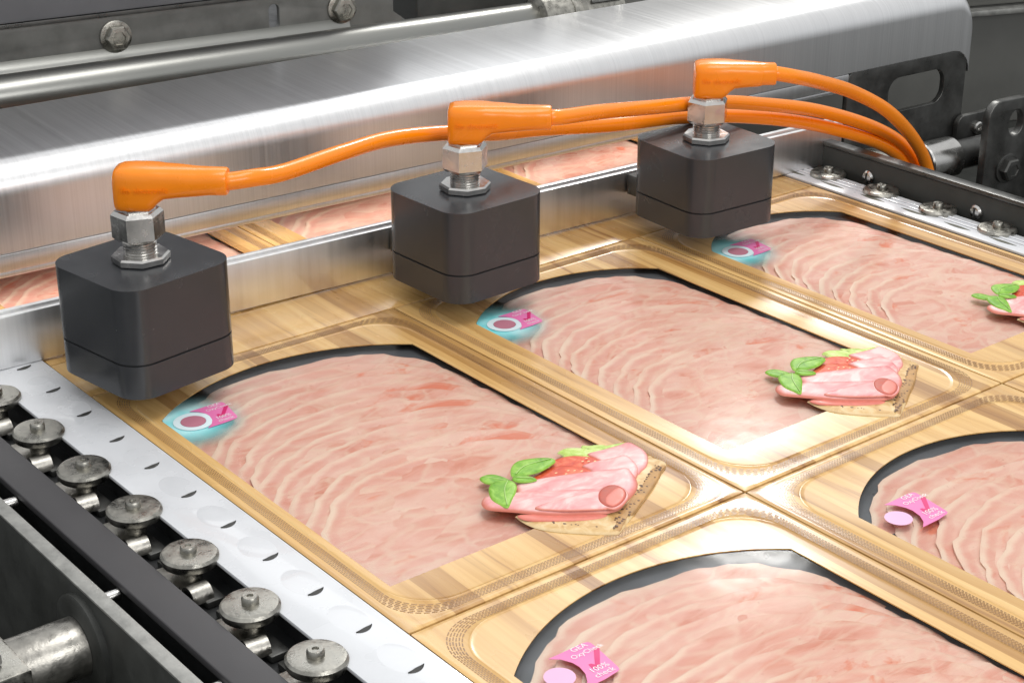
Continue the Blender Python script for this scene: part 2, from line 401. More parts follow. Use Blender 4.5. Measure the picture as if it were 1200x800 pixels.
def ham_slice_mesh(k):
    r2 = random.Random(100+k); A, B1, B2 = 0.069, 0.060, 0.036
    nr, na = 9, 72; ph = [r2.uniform(0, 6.28) for _ in range(8)]
    vs, rim, fs = [], [], []
    zup = -0.0031+min(k, 4)*0.00028
    def outline(a):
        ca, sa = math.cos(a), math.sin(a)
        wob = 1+0.014*math.sin(3*a+ph[0])+0.013*math.sin(7*a+ph[1])+0.009*math.sin(17*a+ph[2])+0.006*math.sin(31*a+ph[3])
        p = 2/2.25
        X = math.copysign(abs(ca)**p, ca)*(B1 if ca < 0 else B2)*wob; Y = math.copysign(abs(sa)**p, sa)*A*wob
        return X, Y
    def zt(x, y): return max(zup-(x+B1)*0.012, -0.0084) + 0.00020*math.sin(x*210+ph[4]+y*40)+0.00015*math.sin(y*190+ph[5])+0.00008*math.sin(y*420+x*300+ph[6])
    vs.append((0, 0, zt(0, 0))); rim.append(0)
    fr = [0.25, 0.45, 0.66, 0.82, 0.90, 0.935, 0.962, 0.985, 1.0]
    for i, f in enumerate(fr):
        for j in range(na):
            X, Y = outline(2*math.pi*j/na); X *= f; Y *= f
            cu = max(0.0, (f-0.86)/0.14)*min(1.0, max(0.0, 0.35-math.cos(2*math.pi*j/na)*1.6)); z = zt(X, Y)+0.00125*cu*cu*(0.75+0.25*math.sin(5*2*math.pi*j/na+ph[7]))-(0.0 if f < 0.99 else 0.00035)
            vs.append((X, Y, z)); rim.append(max(0, (f-0.90)/0.09) if f > 0.90 else 0)
    for j in range(na):
        fs.append((0, 1+j, 1+(j+1) % na))
        for i in range(nr-1): fs.append((1+i*na+j, 1+(i+1)*na+j, 1+(i+1)*na+(j+1) % na, 1+i*na+(j+1) % na))
    base = len(vs)
    for j in range(na):
        X, Y = outline(2*math.pi*j/na); vs.append((X*0.995, Y*0.995, max(zt(X, Y)-0.0010, -0.0089))); rim.append(1)
        fs.append((1+(nr-1)*na+j, base+j, base+(j+1) % na, 1+(nr-1)*na+(j+1) % na))
    return vs, fs, [min(1, x) for x in rim]

SAND = {
 'bread': [(198.9, 77.6), (204.5, 77.3), (210.0, 78.5), (215.7, 82.0), (222.3, 88.1), (227.6, 93.5), (231.2, 98.0), (231.0, 101.5), (224.7, 113.2), (219.9, 122.0), (213.6, 133.9), (205.9, 145.7), (203.2, 150.5), (199.9, 152.2), (195.1, 151.0), (193.1, 149.6), (203.1, 127.4), (203.2, 101.0), (198.2, 79.9)],
 'crust': [(231.0, 101.0), (226.0, 108.0), (224.7, 113.2), (219.9, 122.0), (213.6, 133.9), (205.9, 145.7), (203.2, 150.0), (201.0, 146.0), (206.0, 138.0), (211.5, 128.0), (216.0, 119.0), (220.5, 110.5), (225.0, 103.0), (229.5, 98.6)],
 'lettuce': [(167.6, 123.5), (167.2, 127.9), (170.6, 128.6), (173.5, 129.8), (173.4, 132.1), (169.5, 134.5), (171.5, 137.0), (172.7, 139.7), (174.8, 142.4), (177.5, 143.3), (178.9, 146.2), (179.8, 151.0), (179.8, 152.4), (181.9, 146.4), (182.0, 133.3), (178.9, 127.0), (172.9, 123.1), (170.6, 123.7)],
 'tomato1': [(174.7, 113.6), (172.8, 117.0), (172.9, 121.3), (174.8, 126.0), (179.2, 130.3), (183.1, 132.4), (185.9, 133.5), (188.6, 127.6), (179.3, 112.4)],
 'tomato2': [(179.9, 99.3), (178.4, 104.4), (176.8, 109.2), (177.7, 113.8), (180.5, 118.5), (185.0, 121.8), (189.4, 123.4), (192.6, 123.2), (188.4, 110.0), (183.4, 100.3)],
 'hamA': [(177.3, 131.0), (178.4, 138.4), (179.4, 145.7), (179.8, 151.0), (184.2, 151.7), (190.2, 150.9), (195.4, 147.8), (200.5, 142.4), (202.4, 137.9), (203.7, 134.9), (198.4, 135.2), (191.8, 133.8), (187.2, 131.5), (181.9, 130.8)],
 'hamB': [(184.4, 122.2), (185.1, 128.9), (187.1, 136.2), (188.2, 141.6), (192.3, 141.6), (198.1, 139.5), (202.6, 135.9), (206.0, 131.0), (203.3, 129.9), (194.2, 121.8), (188.8, 122.0)],
 'hamC': [(181.2, 90.9), (182.8, 100.8), (186.8, 111.4), (192.0, 123.7), (196.9, 132.9), (198.4, 135.2), (203.9, 132.9), (208.7, 129.9), (212.6, 125.9), (215.4, 120.7), (216.4, 117.6), (214.6, 115.3), (201.1, 102.8), (193.5, 92.1), (188.5, 86.8), (184.4, 88.3)],
 'hamD': [(183.7, 72.3), (181.7, 75.1), (183.1, 76.9), (187.4, 80.1), (186.2, 86.2), (191.1, 94.0), (198.5, 105.0), (204.1, 114.1), (207.0, 118.5), (210.4, 119.9), (215.2, 118.3), (218.0, 115.3), (220.5, 110.0), (220.3, 105.9), (218.8, 102.1), (212.4, 93.1), (207.9, 86.9), (201.7, 81.1), (196.7, 76.9), (193.4, 73.8), (189.8, 70.9), (186.8, 70.8)],
 'hamF': [(201.6, 84.1), (203.7, 100.6), (206.8, 111.7), (209.8, 112.6), (213.9, 108.1), (219.6, 105.7), (216.0, 98.6), (208.2, 88.3)],
 'roll': [(210.9, 107.6), (207.6, 111.6), (206.6, 116.2), (208.5, 118.9), (212.7, 119.2), (217.0, 116.6), (220.1, 111.6), (221.0, 106.9), (218.4, 105.0), (214.4, 105.4)],
  'wall': [(214.0, 108.6), (211.8, 112.8), (210.6, 117.9), (213.4, 118.2), (216.7, 115.9), (219.6, 111.3), (220.3, 107.0), (217.4, 106.0)],
 'lip': [(210.0, 107.0), (206.7, 111.4), (205.7, 116.3), (207.8, 119.7), (212.6, 120.1), (217.6, 117.2), (220.9, 111.9), (221.8, 106.7), (218.6, 104.2), (213.9, 104.6)],
 'hamE': [(199.1, 77.9), (205.7, 86.2), (215.3, 99.2), (219.7, 104.7), (220.8, 102.0), (219.2, 97.5), (215.2, 90.8), (207.2, 80.8), (203.1, 77.6)],
 'leaf1': [(166.5, 84.7), (166.0, 87.6), (167.6, 90.7), (171.7, 92.5), (176.6, 92.9), (177.8, 91.1), (176.2, 87.3), (172.4, 84.4), (169.3, 83.8)],
 'leaf2': [(176.5, 92.8), (171.3, 96.5), (168.5, 101.1), (168.7, 105.3), (171.0, 110.5), (174.4, 114.7), (177.3, 114.5), (179.0, 110.9), (180.4, 104.5), (179.7, 99.1), (177.7, 95.5)],
 'leaf3': [(179.6, 79.0), (176.5, 82.8), (176.2, 86.4), (178.9, 90.3), (183.1, 89.9), (186.8, 86.9), (192.1, 80.6), (195.2, 76.1), (191.8, 75.0), (186.2, 75.3)],
 'leaf4': [(178.2, 91.6), (178.0, 95.2), (180.3, 97.6), (184.8, 98.8), (184.5, 95.1), (181.6, 91.5)]}
def puffy(name, key, z0, h, mat, parent, n=5, flat=0.55):
    """low relief patch: outline raised into a soft dome"""
    P = [(x/1000, y/1000) for x, y in spline(SAND[key], n)]
    cx = sum(p[0] for p in P)/len(P); cy = sum(p[1] for p in P)/len(P); L = len(P)
    vs, fs, rim = [], [], []
    for f, zz in ((1.0, 0.0), (0.99, 0.30), (0.965, 0.55), (0.91, 0.78), (0.8, 0.92), (0.55, 1.0), (0.25, 1.02)):
        for x, y in P:
            vs.append((cx+(x-cx)*f, cy+(y-cy)*f, z0+h*zz)); rim.append(max(0.0, min(1.0, (f-0.8)/0.19)))
    nl = 7
    for i in range(nl-1):
        for k in range(L): fs.append((i*L+k, i*L+(k+1) % L, (i+1)*L+(k+1) % L, (i+1)*L+k))
    vs.append((cx, cy, z0+h*1.02)); rim.append(0)
    for k in range(L): fs.append(((nl-1)*L+k, (nl-1)*L+(k+1) % L, len(vs)-1))
    return obj(name, vs, fs, mat, parent, 180, rim)

FLAG = [(-0.09, 14.61), (-0.05, 20.57), (-0.2, 29.19), (0.4, 31.3), (1.6, 31.7), (7.58, 31.05), (13.59, 30.12), (17.4, 29.5), (18.7, 29.0), (19.3, 27.9), (20.08, 21.74), (20.2, 12.83), (17.64, 16.2), (13.92, 18.6), (9.68, 19.63), (6.5, 19.35), (2.84, 17.73)]
CHECK = [(10.6, 22.7), (10.7, 23.7), (11.9, 24.4), (4.4, 30.3), (5.6, 31.9), (13.5, 25.2), (14.0, 23.5), (12.9, 22.3)]
def sticker(parent, tip, lit):
    z = 0.0002
    root = empty('oxygen_sticker'); root.parent = parent; root.location = (tip[0], tip[1], 0)
    S = 0.001*(0.92 if lit else 1.0)
    P = [(x*S, y*S) for x, y in FLAG]
    prism('flag', P, z, z+0.00012, 'pink_ink', root)
    cx, cy, r = 0.0101*S/0.001, 0.0109*S/0.001, 0.0053
    circ = [(cx+r*math.cos(2*math.pi*i/40), cy+r*math.sin(2*math.pi*i/40)) for i in range(40)]
    prism('sensing_spot', circ, z, z+0.00014, 'spot_dull' if lit else 'spot_pale', root)
    if lit:
        n = 56; vs, fs = [], []
        for rr in (r*1.02, r*1.58):
            for i in range(n):
                a = 2*math.pi*i/n; vs.append((cx+rr*math.cos(a), cy+rr*math.sin(a), z+0.00006))
        keep = range(n)
        for i in keep: fs.append((i, (i+1) % n, n+(i+1) % n, n+i))
        obj('white_ring', vs, fs, 'ring_ink', root)
    prism('check_mark', [(x*S, y*S) for x, y in CHECK], z+0.00014, z+0.00022, 'magenta_ink', root)
    for body, x, y, s in (('GEA', 2.3, 23.2, 3.3), ('OxyCheck', 5.5, 20.6, 2.9), ('100%', 15.2, 20.4, 3.4), ('check', 18.3, 19.9, 3.3)):
        me = text_mesh(body, s*S*1.05)
        for v in me.vertices: v.co = Vector((x*S-v.co.y, y*S+v.co.x, z+0.00026))
        me.materials.clear(); finish('lettering', me, 'white_ink', root, 0)
    return root

HAM = [ham_slice_mesh(k) for k in range(12)]
HAM_ME = []
def build_pack(y_off, width, wy0, wy1, col):
    root = empty('ham_pack')
    c = ((WX0+WX1)/2, width/2)
    win = window_poly(wy0, wy1)
    angs = [2*math.pi*i/300 for i in range(300)]
    e = 0.0004
    for p in [win[0], win[40], win[41], win[42], (e, e), (e, width-e), (DX-e, width-e), (DX-e, e)]:
        angs.append(math.atan2(p[1]-c[1], p[0]-c[0]) % (2*math.pi))
    angs = sorted(set(angs))
    def rr(i, r): return rrect(i, DX-i, i, width-i, max(r, 0.0002), 10)
    loops = [(rr(e, 0.0003), -0.0012), (rr(e+0.0001, 0.0004), -0.0002), (rr(0.0010, 0.002), -0.0001), (rr(0.0016, 0.006), 0.00006), (rr(0.0022, 0.009), 0.00010), (rr(0.0028, 0.012), 0.00005), (rr(0.0034, 0.014), 0.0),
             (rr(0.0084, 0.020), 0.0), (rr(0.0087, 0.020), 0.00016), (rr(0.0090, 0.020), 0.00028), (rr(0.0093, 0.020), 0.00014), (rr(0.0103, 0.020), 0.0), (win, 0.0), (win, -0.0005)]
    ring_mesh('printed_film', loops, c, angs, 'wood_film', root)
    # dashed seal ribs pressed into the rim
    vs, fs = [], []
    for q in range(6):
        P = rrect(0.0040+q*0.00074, DX-0.0040-q*0.00074, 0.0040+q*0.00074, width-0.0040-q*0.00074, 0.018, 10)
        pts = []
        for i in range(len(P)):
            a, b = Vector(P[i]), Vector(P[(i+1) % len(P)]); L = (b-a).length; m = max(1, int(L/0.0015))
            pts += [a+(b-a)*(j/m) for j in range(m)]
        for i in range(len(pts)):
            a, b = pts[i], pts[(i+1) % len(pts)]; d = b-a
            if d.length < 1e-7: continue
            nn = Vector((-d.y, d.x)).normalized()*0.00019; s = 0.08+0.3*(q % 2)*0.5
            a2, b2 = a+d*s, a+d*(s+0.72); k = len(vs)
            vs += [(a2.x-nn.x, a2.y-nn.y, 0.00012), (b2.x-nn.x, b2.y-nn.y, 0.00012), (b2.x+nn.x, b2.y+nn.y, 0.00012), (a2.x+nn.x, a2.y+nn.y, 0.00012)]
            fs.append((k, k+1, k+2, k+3))
    tag(obj('seal_ribs', vs, fs, 'rib_ink', root, 0), kind='stuff')
    # clear pane
    me = bpy.data.meshes.new('window_pane'); me.from_pydata([(x, y, -0.0004) for x, y in win], [], [tuple(range(len(win)))[::-1]]); me.update()
    finish('window_pane', me, 'clear_pane', root, 0)
    # tray
    ring_mesh('tray', [(rr(0.0030, 0.01), -0.0009), (rr(0.0045, 0.012), -0.0012), (rr(0.0065, 0.014), -0.0095), (rr(0.0100, 0.014), -0.0100), (rrect(c[0]-0.002, c[0]+0.002, c[1]-0.002, c[1]+0.002, 0.001), -0.0100)], c, angs, 'tray', root)
    sy = (wy1-wy0)/0.130
    box('absorbent_pad', (0.012, 0.0105, -0.0098), (DX-0.012, width-0.0105, -0.0036), 'tray', root, 0.001)
    for k in range(12):
        if len(HAM_ME) <= k:
            o = obj('ham_slice', *HAM[k][:2], 'ham', root, 60, HAM[k][2]); HAM_ME.append(o.data)
        else:
            o = bpy.data.objects.new('ham_slice', HAM_ME[k]); COL.objects.link(o); o.parent = root
        o.location = (0.0525+0.0101*k+0.029, wy0+0.0625*sy, 0); o.scale = (1, sy, 1); o.rotation_euler = (0, 0, R(((k*37) % 7-3)*0.6))
    # sandwich picture in low relief
    sp = empty('sandwich_motif'); sp.parent = root; Z = 0.0005
    sp.location = (0, wy0-0.0125, 0); sp.scale = (1, min(1, sy*1.02), 0.85)
    puffy('bread_slice', 'bread', Z-0.0004, 0.0016, 'bread', sp)
    puffy('crust', 'crust', Z, 0.0013, 'crust', sp)
    puffy('lettuce_leaf', 'lettuce', Z-0.0004, 0.0014, 'lettuce', sp)
    puffy('tomato_slice', 'tomato1', Z, 0.0014, 'tomato', sp); puffy('tomato_slice', 'tomato2', Z+0.0003, 0.0016, 'tomato', sp)
    puffy('ham_fold', 'hamA', Z+0.0006, 0.0014, 'rolled_ham', sp); puffy('ham_fold', 'hamB', Z+0.0010, 0.0016, 'rolled_ham', sp)
    puffy('ham_fold', 'hamC', Z+0.0013, 0.0020, 'rolled_ham', sp); puffy('ham_underside', 'hamE', Z+0.0008, 0.0010, 'ham_inside', sp)
    puffy('ham_roll', 'hamD', Z+0.0017, 0.0021, 'rolled_ham', sp); puffy('ham_flap', 'hamF', Z+0.0036, 0.0010, 'rolled_ham', sp)
    puffy('roll_lip', 'lip', Z+0.0038, 0.0009, 'rolled_ham', sp)
    puffy('roll_opening', 'roll', Z+0.0044, 0.0006, 'ham_deep', sp)
    puffy('roll_wall', 'wall', Z+0.0048, 0.0004, 'ham_inside', sp)
    for key in ('leaf1', 'leaf3', 'leaf2', 'leaf4'): puffy('basil_leaf', key, Z+(0.0034 if key != 'leaf1' else 0.0006), 0.0010, 'basil', sp)
    for ends in (((167, 86), (171.5, 89), (176.5, 91.8)), ((177, 94.5), (174, 102), (175.5, 113.5)), ((179.5, 88.5), (184.5, 83), (194.2, 76.6)), ((179, 92.8), (181.5, 95), (184, 97.8))):
        tube('leaf_vein', spline([(x/1000, y/1000, Z+(0.0016 if i0 == 166 else 0.0046)) for i0 in (int(ends[0][0])-1,) for x, y in ends], 5, False), 0.00022, 'leaf_vein', sp, 6)
    r3 = random.Random(5)
    vs, fs = [], []
    cr = [Vector((x/1000, y/1000)) for x, y in SAND['crust']]
    spots = []
    for i in range(46):
        t = r3.random()*5.999; i0 = int(t); f = t-i0
        a = cr[1+i0].lerp(cr[2+i0], f); b = cr[13-i0].lerp(cr[12-i0], f) if 12-i0 > 7 else cr[8]
        p = a.lerp(b, r3.uniform(0.1, 1.0)); spots.append((p.x, p.y, Z+0.0011))
    for i in range(12):
        t = r3.random(); a = Vector((0.2045, 0.0785)).lerp(Vector((0.229, 0.098)), t); spots.append((a.x-r3.uniform(0, 0.0015), a.y+r3.uniform(0, 0.001), Z+0.0008))
    for x, y, z in spots:
        k = len(vs); a = r3.uniform(0, 6.28); s = r3.uniform(0.0004, 0.0010)
        for q in range(6):
            t = a+q*math.pi/3; vs.append((x+s*math.cos(t)*(0.6 if q % 3 else 1), y+s*math.sin(t)*0.7, z+0.0002))
        vs.append((x, y, z+0.0005))
        for q in range(6): fs.append((k+q, k+(q+1) % 6, k+6))
    tag(obj('seeds', vs, fs, 'seed', sp, 60), kind='stuff')
    vs, fs = [], []
    for x, y in ((183.5, 126.5), (182, 124.6), (185, 128.5), (181, 127.4), (186, 117), (184.5, 115), (188, 119), (183, 110), (186, 112.6)):
        k = len(vs)
        for q in range(6): vs.append((x/1000+0.0004*math.cos(q*1.05), y/1000+0.0007*math.sin(q*1.05), Z+0.0020))
        fs.append(tuple(range(k, k+6)))
    tag(obj('tomato_seeds', vs, fs, 'tomato_seed', sp, 0), kind='stuff')
    return root, win

cols = [(0.0, 0.16, 0.0125, 0.1420), (0.16, 0.16, 0.0190, 0.1365), (0.32, 0.137, 0.0150, 0.1155)]
LAB = {(0, 0): 'ham pack with cyan lit corner, beside the row of big exposed roller discs',
       (0, 1): 'ham pack with cyan lit corner, in the middle lane between two other packs',
       (0, 2): 'ham pack with cyan lit corner, beside the dark wall where the cables dive down',
       (1, 0): 'ham pack with pale pink unlit spot, in the lane along the big roller discs',
       (1, 1): 'ham pack with pale pink unlit spot, in the middle lane',
       (1, 2): 'ham pack of the unlit row, in the lane along the dark side wall',
       (-1, 0): 'ham pack half hidden behind the sensor beam, in the lane along the big roller discs',
       (-1, 1): 'ham pack half hidden behind the sensor beam, in the middle lane',
       (-1, 2): 'ham pack half hidden behind the sensor beam, in the lane along the dark wall'}
HEAD = 0.040
for ci, (y_off, width, wy0, wy1) in enumerate(cols):
    proto, win = build_pack(y_off, width, wy0, wy1, ci)
    for row in (0, 1, -1):
        p = proto if row == 0 else copy_tree(proto)
        p.location = (row*DX-(HEAD if row < 0 else 0), y_off, 0)
        if row < 0:
            for ch in list(p.children):
                if ch.name.startswith('sandwich_motif'):
                    for g in list(ch.children): bpy.data.objects.remove(g)
                    bpy.data.objects.remove(ch)
        tag(p, LAB[(row, ci)], 'ham pack', 'ham packs on the film web')
    for p, row in [(o, round(o.location.x/DX-0.05)) for o in COL.objects if o.get('category') == 'ham pack' and abs(o.location.y-y_off) < 1e-6]:
        if row < 0: continue
        sticker(p, (WX0, wy0), row == 0)
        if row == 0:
            # the sensor's cyan glow painted on the window corner, thinning out away from it
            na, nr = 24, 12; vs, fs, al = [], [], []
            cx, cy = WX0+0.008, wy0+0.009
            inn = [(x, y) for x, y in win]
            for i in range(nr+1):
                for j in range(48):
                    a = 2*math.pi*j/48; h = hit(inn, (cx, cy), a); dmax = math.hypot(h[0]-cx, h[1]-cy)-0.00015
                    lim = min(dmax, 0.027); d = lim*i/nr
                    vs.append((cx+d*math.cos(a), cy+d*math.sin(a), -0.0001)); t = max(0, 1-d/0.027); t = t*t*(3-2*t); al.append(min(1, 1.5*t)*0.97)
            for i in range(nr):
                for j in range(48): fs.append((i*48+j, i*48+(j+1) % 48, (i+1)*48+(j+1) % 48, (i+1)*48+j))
            obj('painted_cyan_glow', vs, fs, 'painted_cyan_glow', p, 180, al)

tag(box('film_band', (-HEAD+0.0002, 0.0002, -0.0090), (-0.0002, 0.4568, 0.0), 'wood_film', None, 0.0003), 'plain wood-print film band between the pack rows, under the steel bar', 'film')

# ------------------------------------------------------------------ sensor beam, cover and what is behind (slightly skewed to the web)
SK = -math.atan(0.053)
beam = empty('sensor_beam', (0, 0, 0), SK, 'flat polished steel bar standing on edge behind the three black sensors', 'steel bar')
box('front_plate', (-0.0485, -0.22, 0.0012), (-0.0455, 0.5, 0.0258), 'beam_steel', beam, 0.0005)
box('back_plate', (-0.0525, -0.22, 0.0016), (-0.0492, 0.5, 0.0270), 'beam_steel', beam, 0.0005)
for yy in (-0.2, 0.486): box('end_foot', (-0.060, yy-0.012, -0.13), (-0.0528, yy+0.012, 0.020), 'dark_steel', beam)

cover = empty('machine_cover', (0, 0, 0), SK, 'wide brushed steel box cover with rounded front edge across the machine', 'machine cover')
def cover_profile():
    # section in x (towards the packs) and z
    P = [(-0.196, 0.030), (-0.196, 0.072)]
    P += [(-0.196+0.004*(1-math.cos(a)), 0.072+0.004*math.sin(a)) for a in (0.8, 1.57)]
    xr, zr, r = -0.115, 0.061, 0.015
    P += [(xr+r*math.sin(a), zr+r*math.cos(a)) for a in [math.pi/2*i/12 for i in range(13)]]
    P += [(-0.100, 0.034), (-0.1005, 0.0335), (-0.110, 0.0335), (-0.110, 0.030)]
    return P
P = cover_profile(); vs, fs = [], []
# the far end turns down through a rounded shoulder
ends = [(-0.30, 0.0, 1.0)] + [(0.1*i-0.2, 0, 1) for i in range(9)] + [(0.658+0.016*math.sin(a), 0.016*(1-math.cos(a)), 1) for a in (0.0, 0.35, 0.7, 1.05, 1.35, 1.57)]
for y, dz, _ in ends:
    for x, z in P: vs.append((x, y, z-dz*(1 if z > 0.03 else 0)))
L = len(P)
for i in range(len(ends)-1):
    for k in range(L): fs.append((i*L+k, i*L+(k+1) % L, (i+1)*L+(k+1) % L, (i+1)*L+k))
fs.append(tuple(range(L))); fs.append(tuple((len(ends)-1)*L+k for k in range(L)))
obj('shell', vs, fs, 'cover_steel', cover, 35)
box('front_skirt', (-0.1035, -0.30, 0.0245), (-0.1002, 0.56, 0.0333), 'cover_steel', cover, 0.0006)
box('skirt_lip', (-0.1080, -0.30, 0.0215), (-0.1012, 0.56, 0.0243), 'cover_steel', cover, 0.0006)
slot = [(y, z) for y, z in rrect(0.598, 0.652, 0.000, 0.024, 0.010)]
holed_plate('end_plate', rrect(0.5604, 0.672, -0.07, 0.0333, 0.004), [slot], 0.004, 'dark_steel', cover, lambda u, v, t: (-0.1025+t, u, v))  # darker steel paints in the dark reflection on this end of the cover
lug = holed_plate('mounting_lug', rrect(0.664, 0.700, -0.050, -0.012, 0.006), [], 0.004, 'dark_steel', cover, lambda u, v, t: (-0.097+t, u, v))
lathe('screw', [(0.0001, 0.0), (0.0045, 0.0), (0.0045, 0.002), (0.0036, 0.003), (0.0018, 0.003), (0.0016, 0.0015)], 'steel', lug, 20, 'X', (-0.095, 0.683, -0.022))

tube_t = empty('round_shaft', (0, 0, 0), -R(7.5), 'long dark steel round shaft behind the brushed cover, ending in a ribbed collar', 'shaft')
lathe('bar', [(0.0115, -0.35), (0.0120, -0.349), (0.0120, 0.385), (0.0115, 0.386)], 'tube_steel', tube_t, 40, 'Y', (-0.252, 0, 0.066))
cl = lathe('collar', [(0.013, 0.380), (0.0165, 0.382), (0.0165, 0.402), (0.0150, 0.404), (0.0150, 0.410), (0.0175, 0.412), (0.0175, 0.440), (0.012, 0.442)], 'steel_worn', tube_t, 40, 'Y', (-0.252, 0, 0.066))
for i in range(14):
    a = 2*math.pi*i/14
    o = box('rib', (-0.0014, 0.415, 0.0170), (0.0014, 0.437, 0.0192), 'dark_steel', cl, 0.0004); o.location = (-0.252, 0, 0.066); o.rotation_euler = (0, a, 0)
for yy in (-0.3, 0.5):
    box('bearing_block', (-0.275, yy-0.012, -0.13), (-0.231, yy+0.012, 0.056), 'dark_paint', tube_t, 0.002)

rear = empty('rear_rail', (0, 0, 0), -R(8.5), 'grey steel rail with hex bolts and a slot behind the round shaft', 'rail')
slot2 = rrect(0.209, 0.2165, 0.074, 0.090, 0.0037)
holed_plate('web_plate', [(-0.5, 0.050), (0.300, 0.050), (0.300, 0.070), (0.292, 0.076), (0.292, 0.094), (-0.5, 0.094)], [slot2], 0.004, 'rail_dark', rear, lambda u, v, t: (-0.290+t, u, v))
vs, fs = [], []
prof = [(-0.2879, 0.076)]+[(-0.276-0.012*math.cos(a), 0.076-0.012*math.sin(a)) for a in (0.3, 0.6, 0.9, 1.2, 1.57)]+[(-0.266, 0.064), (-0.266, 0.061), (-0.2879, 0.061)]
for y in (-0.5, 0.262):
    for x, z in prof: vs.append((x, y, z))
n = len(prof); fs = [(k, (k+1) % n, n+(k+1) % n, n+k) for k in range(n)]+[tuple(range(n)), tuple(range(n, 2*n))]
obj('flange', vs, fs, 'tube_steel', rear, 35)
def hex_bolt(name, loc, parent, r=0.0075, mat='steel_worn'):
    b = lathe(name, [(0.001, 0), (r*1.25, 0), (r*1.25, 0.0015), (r*1.15, 0.0018)], mat, parent, 28, 'X', loc)
    h = lathe('hex_head', [(r*0.99, 0.0016), (r, 0.002), (r, 0.006), (r*0.88, 0.0072), (r*0.55, 0.0074), (r*0.5, 0.0066)], mat, b, 6, 'X', loc, 20)
    return b
for yy, zz in ((0.1145, 0.0825), (0.257, 0.0825), (-0.03, 0.0825)): hex_bolt('bolt', (-0.288, yy, zz), rear)
for yy in (-0.4, 0.26): box('rail_post', (-0.330, yy-0.02, -0.13), (-0.2925, yy+0.02, 0.094), 'dark_paint', rear, 0.002)
hood = empty('rear_hood', (0, 0, 0), -R(8.5), 'plain grey sheet metal hood above the bolted rail', 'machine hood')
box('front_sheet', (-0.2925, -0.5, 0.0975), (-0.284, 0.290, 0.26), 'sheet_grey', hood, 0.0015)
box('bottom_lip', (-0.330, -0.5, 0.0945), (-0.2850, 0.290, 0.0972), 'dark_steel', hood, 0.0005)

blk = empty('bearing_housing', (0, 0, 0), -R(8.5), 'dark machined block between the bolted rail and the ribbed collar', 'machine block')
box('block', (-0.40, 0.325, -0.13), (-0.32, 0.420, 0.100), 'dark_paint', blk, 0.003)
box('top_ledge', (-0.405, 0.318, 0.1003), (-0.312, 0.428, 0.115), 'panel_grey', blk, 0.002)
box('side_plate', (-0.319, 0.432, -0.13), (-0.300, 0.56, 0.12), 'panel_grey', blk, 0.002)

pan = empty('machine_cabinet', (0, 0, 0), -R(20), 'grey painted machine panel with a pale horizontal ledge behind the end of the cover', 'cabinet')
box('upper_panel', (-0.62, 0.45, -0.02), (-0.60, 1.6, 0.2), 'panel_grey', pan, 0.002)
box('lower_panel', (-0.62, 0.45, -0.13), (-0.606, 1.6, -0.0205), 'panel_grey', pan, 0.002)
box('ledge', (-0.60, 0.45, -0.026), (-0.588, 1.6, -0.021), 'rail_grey', pan, 0.001)

# ------------------------------------------------------------------ sensors and cables
def gon(n, r, rot=0): return [(r*math.cos(2*math.pi*i/n+rot), r*math.sin(2*math.pi*i/n+rot)) for i in range(n)]
SS, SH, SZ = 0.0575, 0.0465, 0.0115
def make_sensor(label, x, y, yaw, SH):
    t = empty('oxygen_sensor', (x, y, SZ), yaw, label, 'sensor', 'black sensors along the beam')
    h = SS/2; zg = SH*0.315
    prism('base_section', rrect(-h, h, -h, h, 0.0115, 12), 0, zg-0.0005, 'black_plastic', t, 0.0007, seg=3)
    prism('joint', rrect(-h+0.0008, h-0.0008, -h+0.0008, h-0.0008, 0.0107, 12), zg-0.0006, zg+0.0006, 'groove', t)
    prism('housing', rrect(-h, h, -h, h, 0.0115, 12), zg+0.0004, SH, 'black_plastic', t, 0.0006, seg=3)
    lathe('lens', [(0.006, -0.0012), (0.007, -0.0004), (0.007, 0.002)], 'steel', t, 24, 'Z', (-0.0, 0.010, 0))
    nut = lathe('lock_nut', [(0.0112, 0), (0.0124, 0.0006), (0.0124, 0.0028), (0.0116, 0.0036), (0.0055, 0.0036)], 'steel', t, 8, 'Z', (0.0, 0.0, SH), 25)
    nut.rotation_euler = (0, 0, 0.2)
    prof = []
    for i in range(5):
        z = SH+0.003+i*0.0013; prof += [(0.0064, z), (0.0072, z+0.0004), (0.0072, z+0.0007), (0.0064, z+0.0011)]
    lathe('thread', [(0.0064, SH+0.002)]+prof+[(0.006, SH+0.0105)], 'steel', t, 32)
    # bracket to the bar behind
    bx = Matrix.Rotation(yaw, 3, 'Z').transposed()
    d = bx @ Vector((-1, 0, 0))
    a = math.atan2(d.y, d.x)
    xb = -0.0455 + 0.053*y      # beam face at this lane
    br = box('bracket', (h*0.9, -0.012, 0.002), (x-xb-0.0002, 0.012, 0.0135), 'dark_steel', t, 0.0006)
    br.rotation_euler = (0, 0, a)
    return t
SENS = [('black square sensor farthest from where the cables dive down behind the wall', 0.0100, 0.0250, R(9), 0.0485),
        ('black square sensor in the middle of the three on the bar', 0.0125, 0.1950, R(2), 0.0448),
        ('black square sensor nearest to where the cables dive down behind the wall', 0.0205, 0.3475, R(-3), 0.0420)]
for s in SENS: make_sensor(*s)

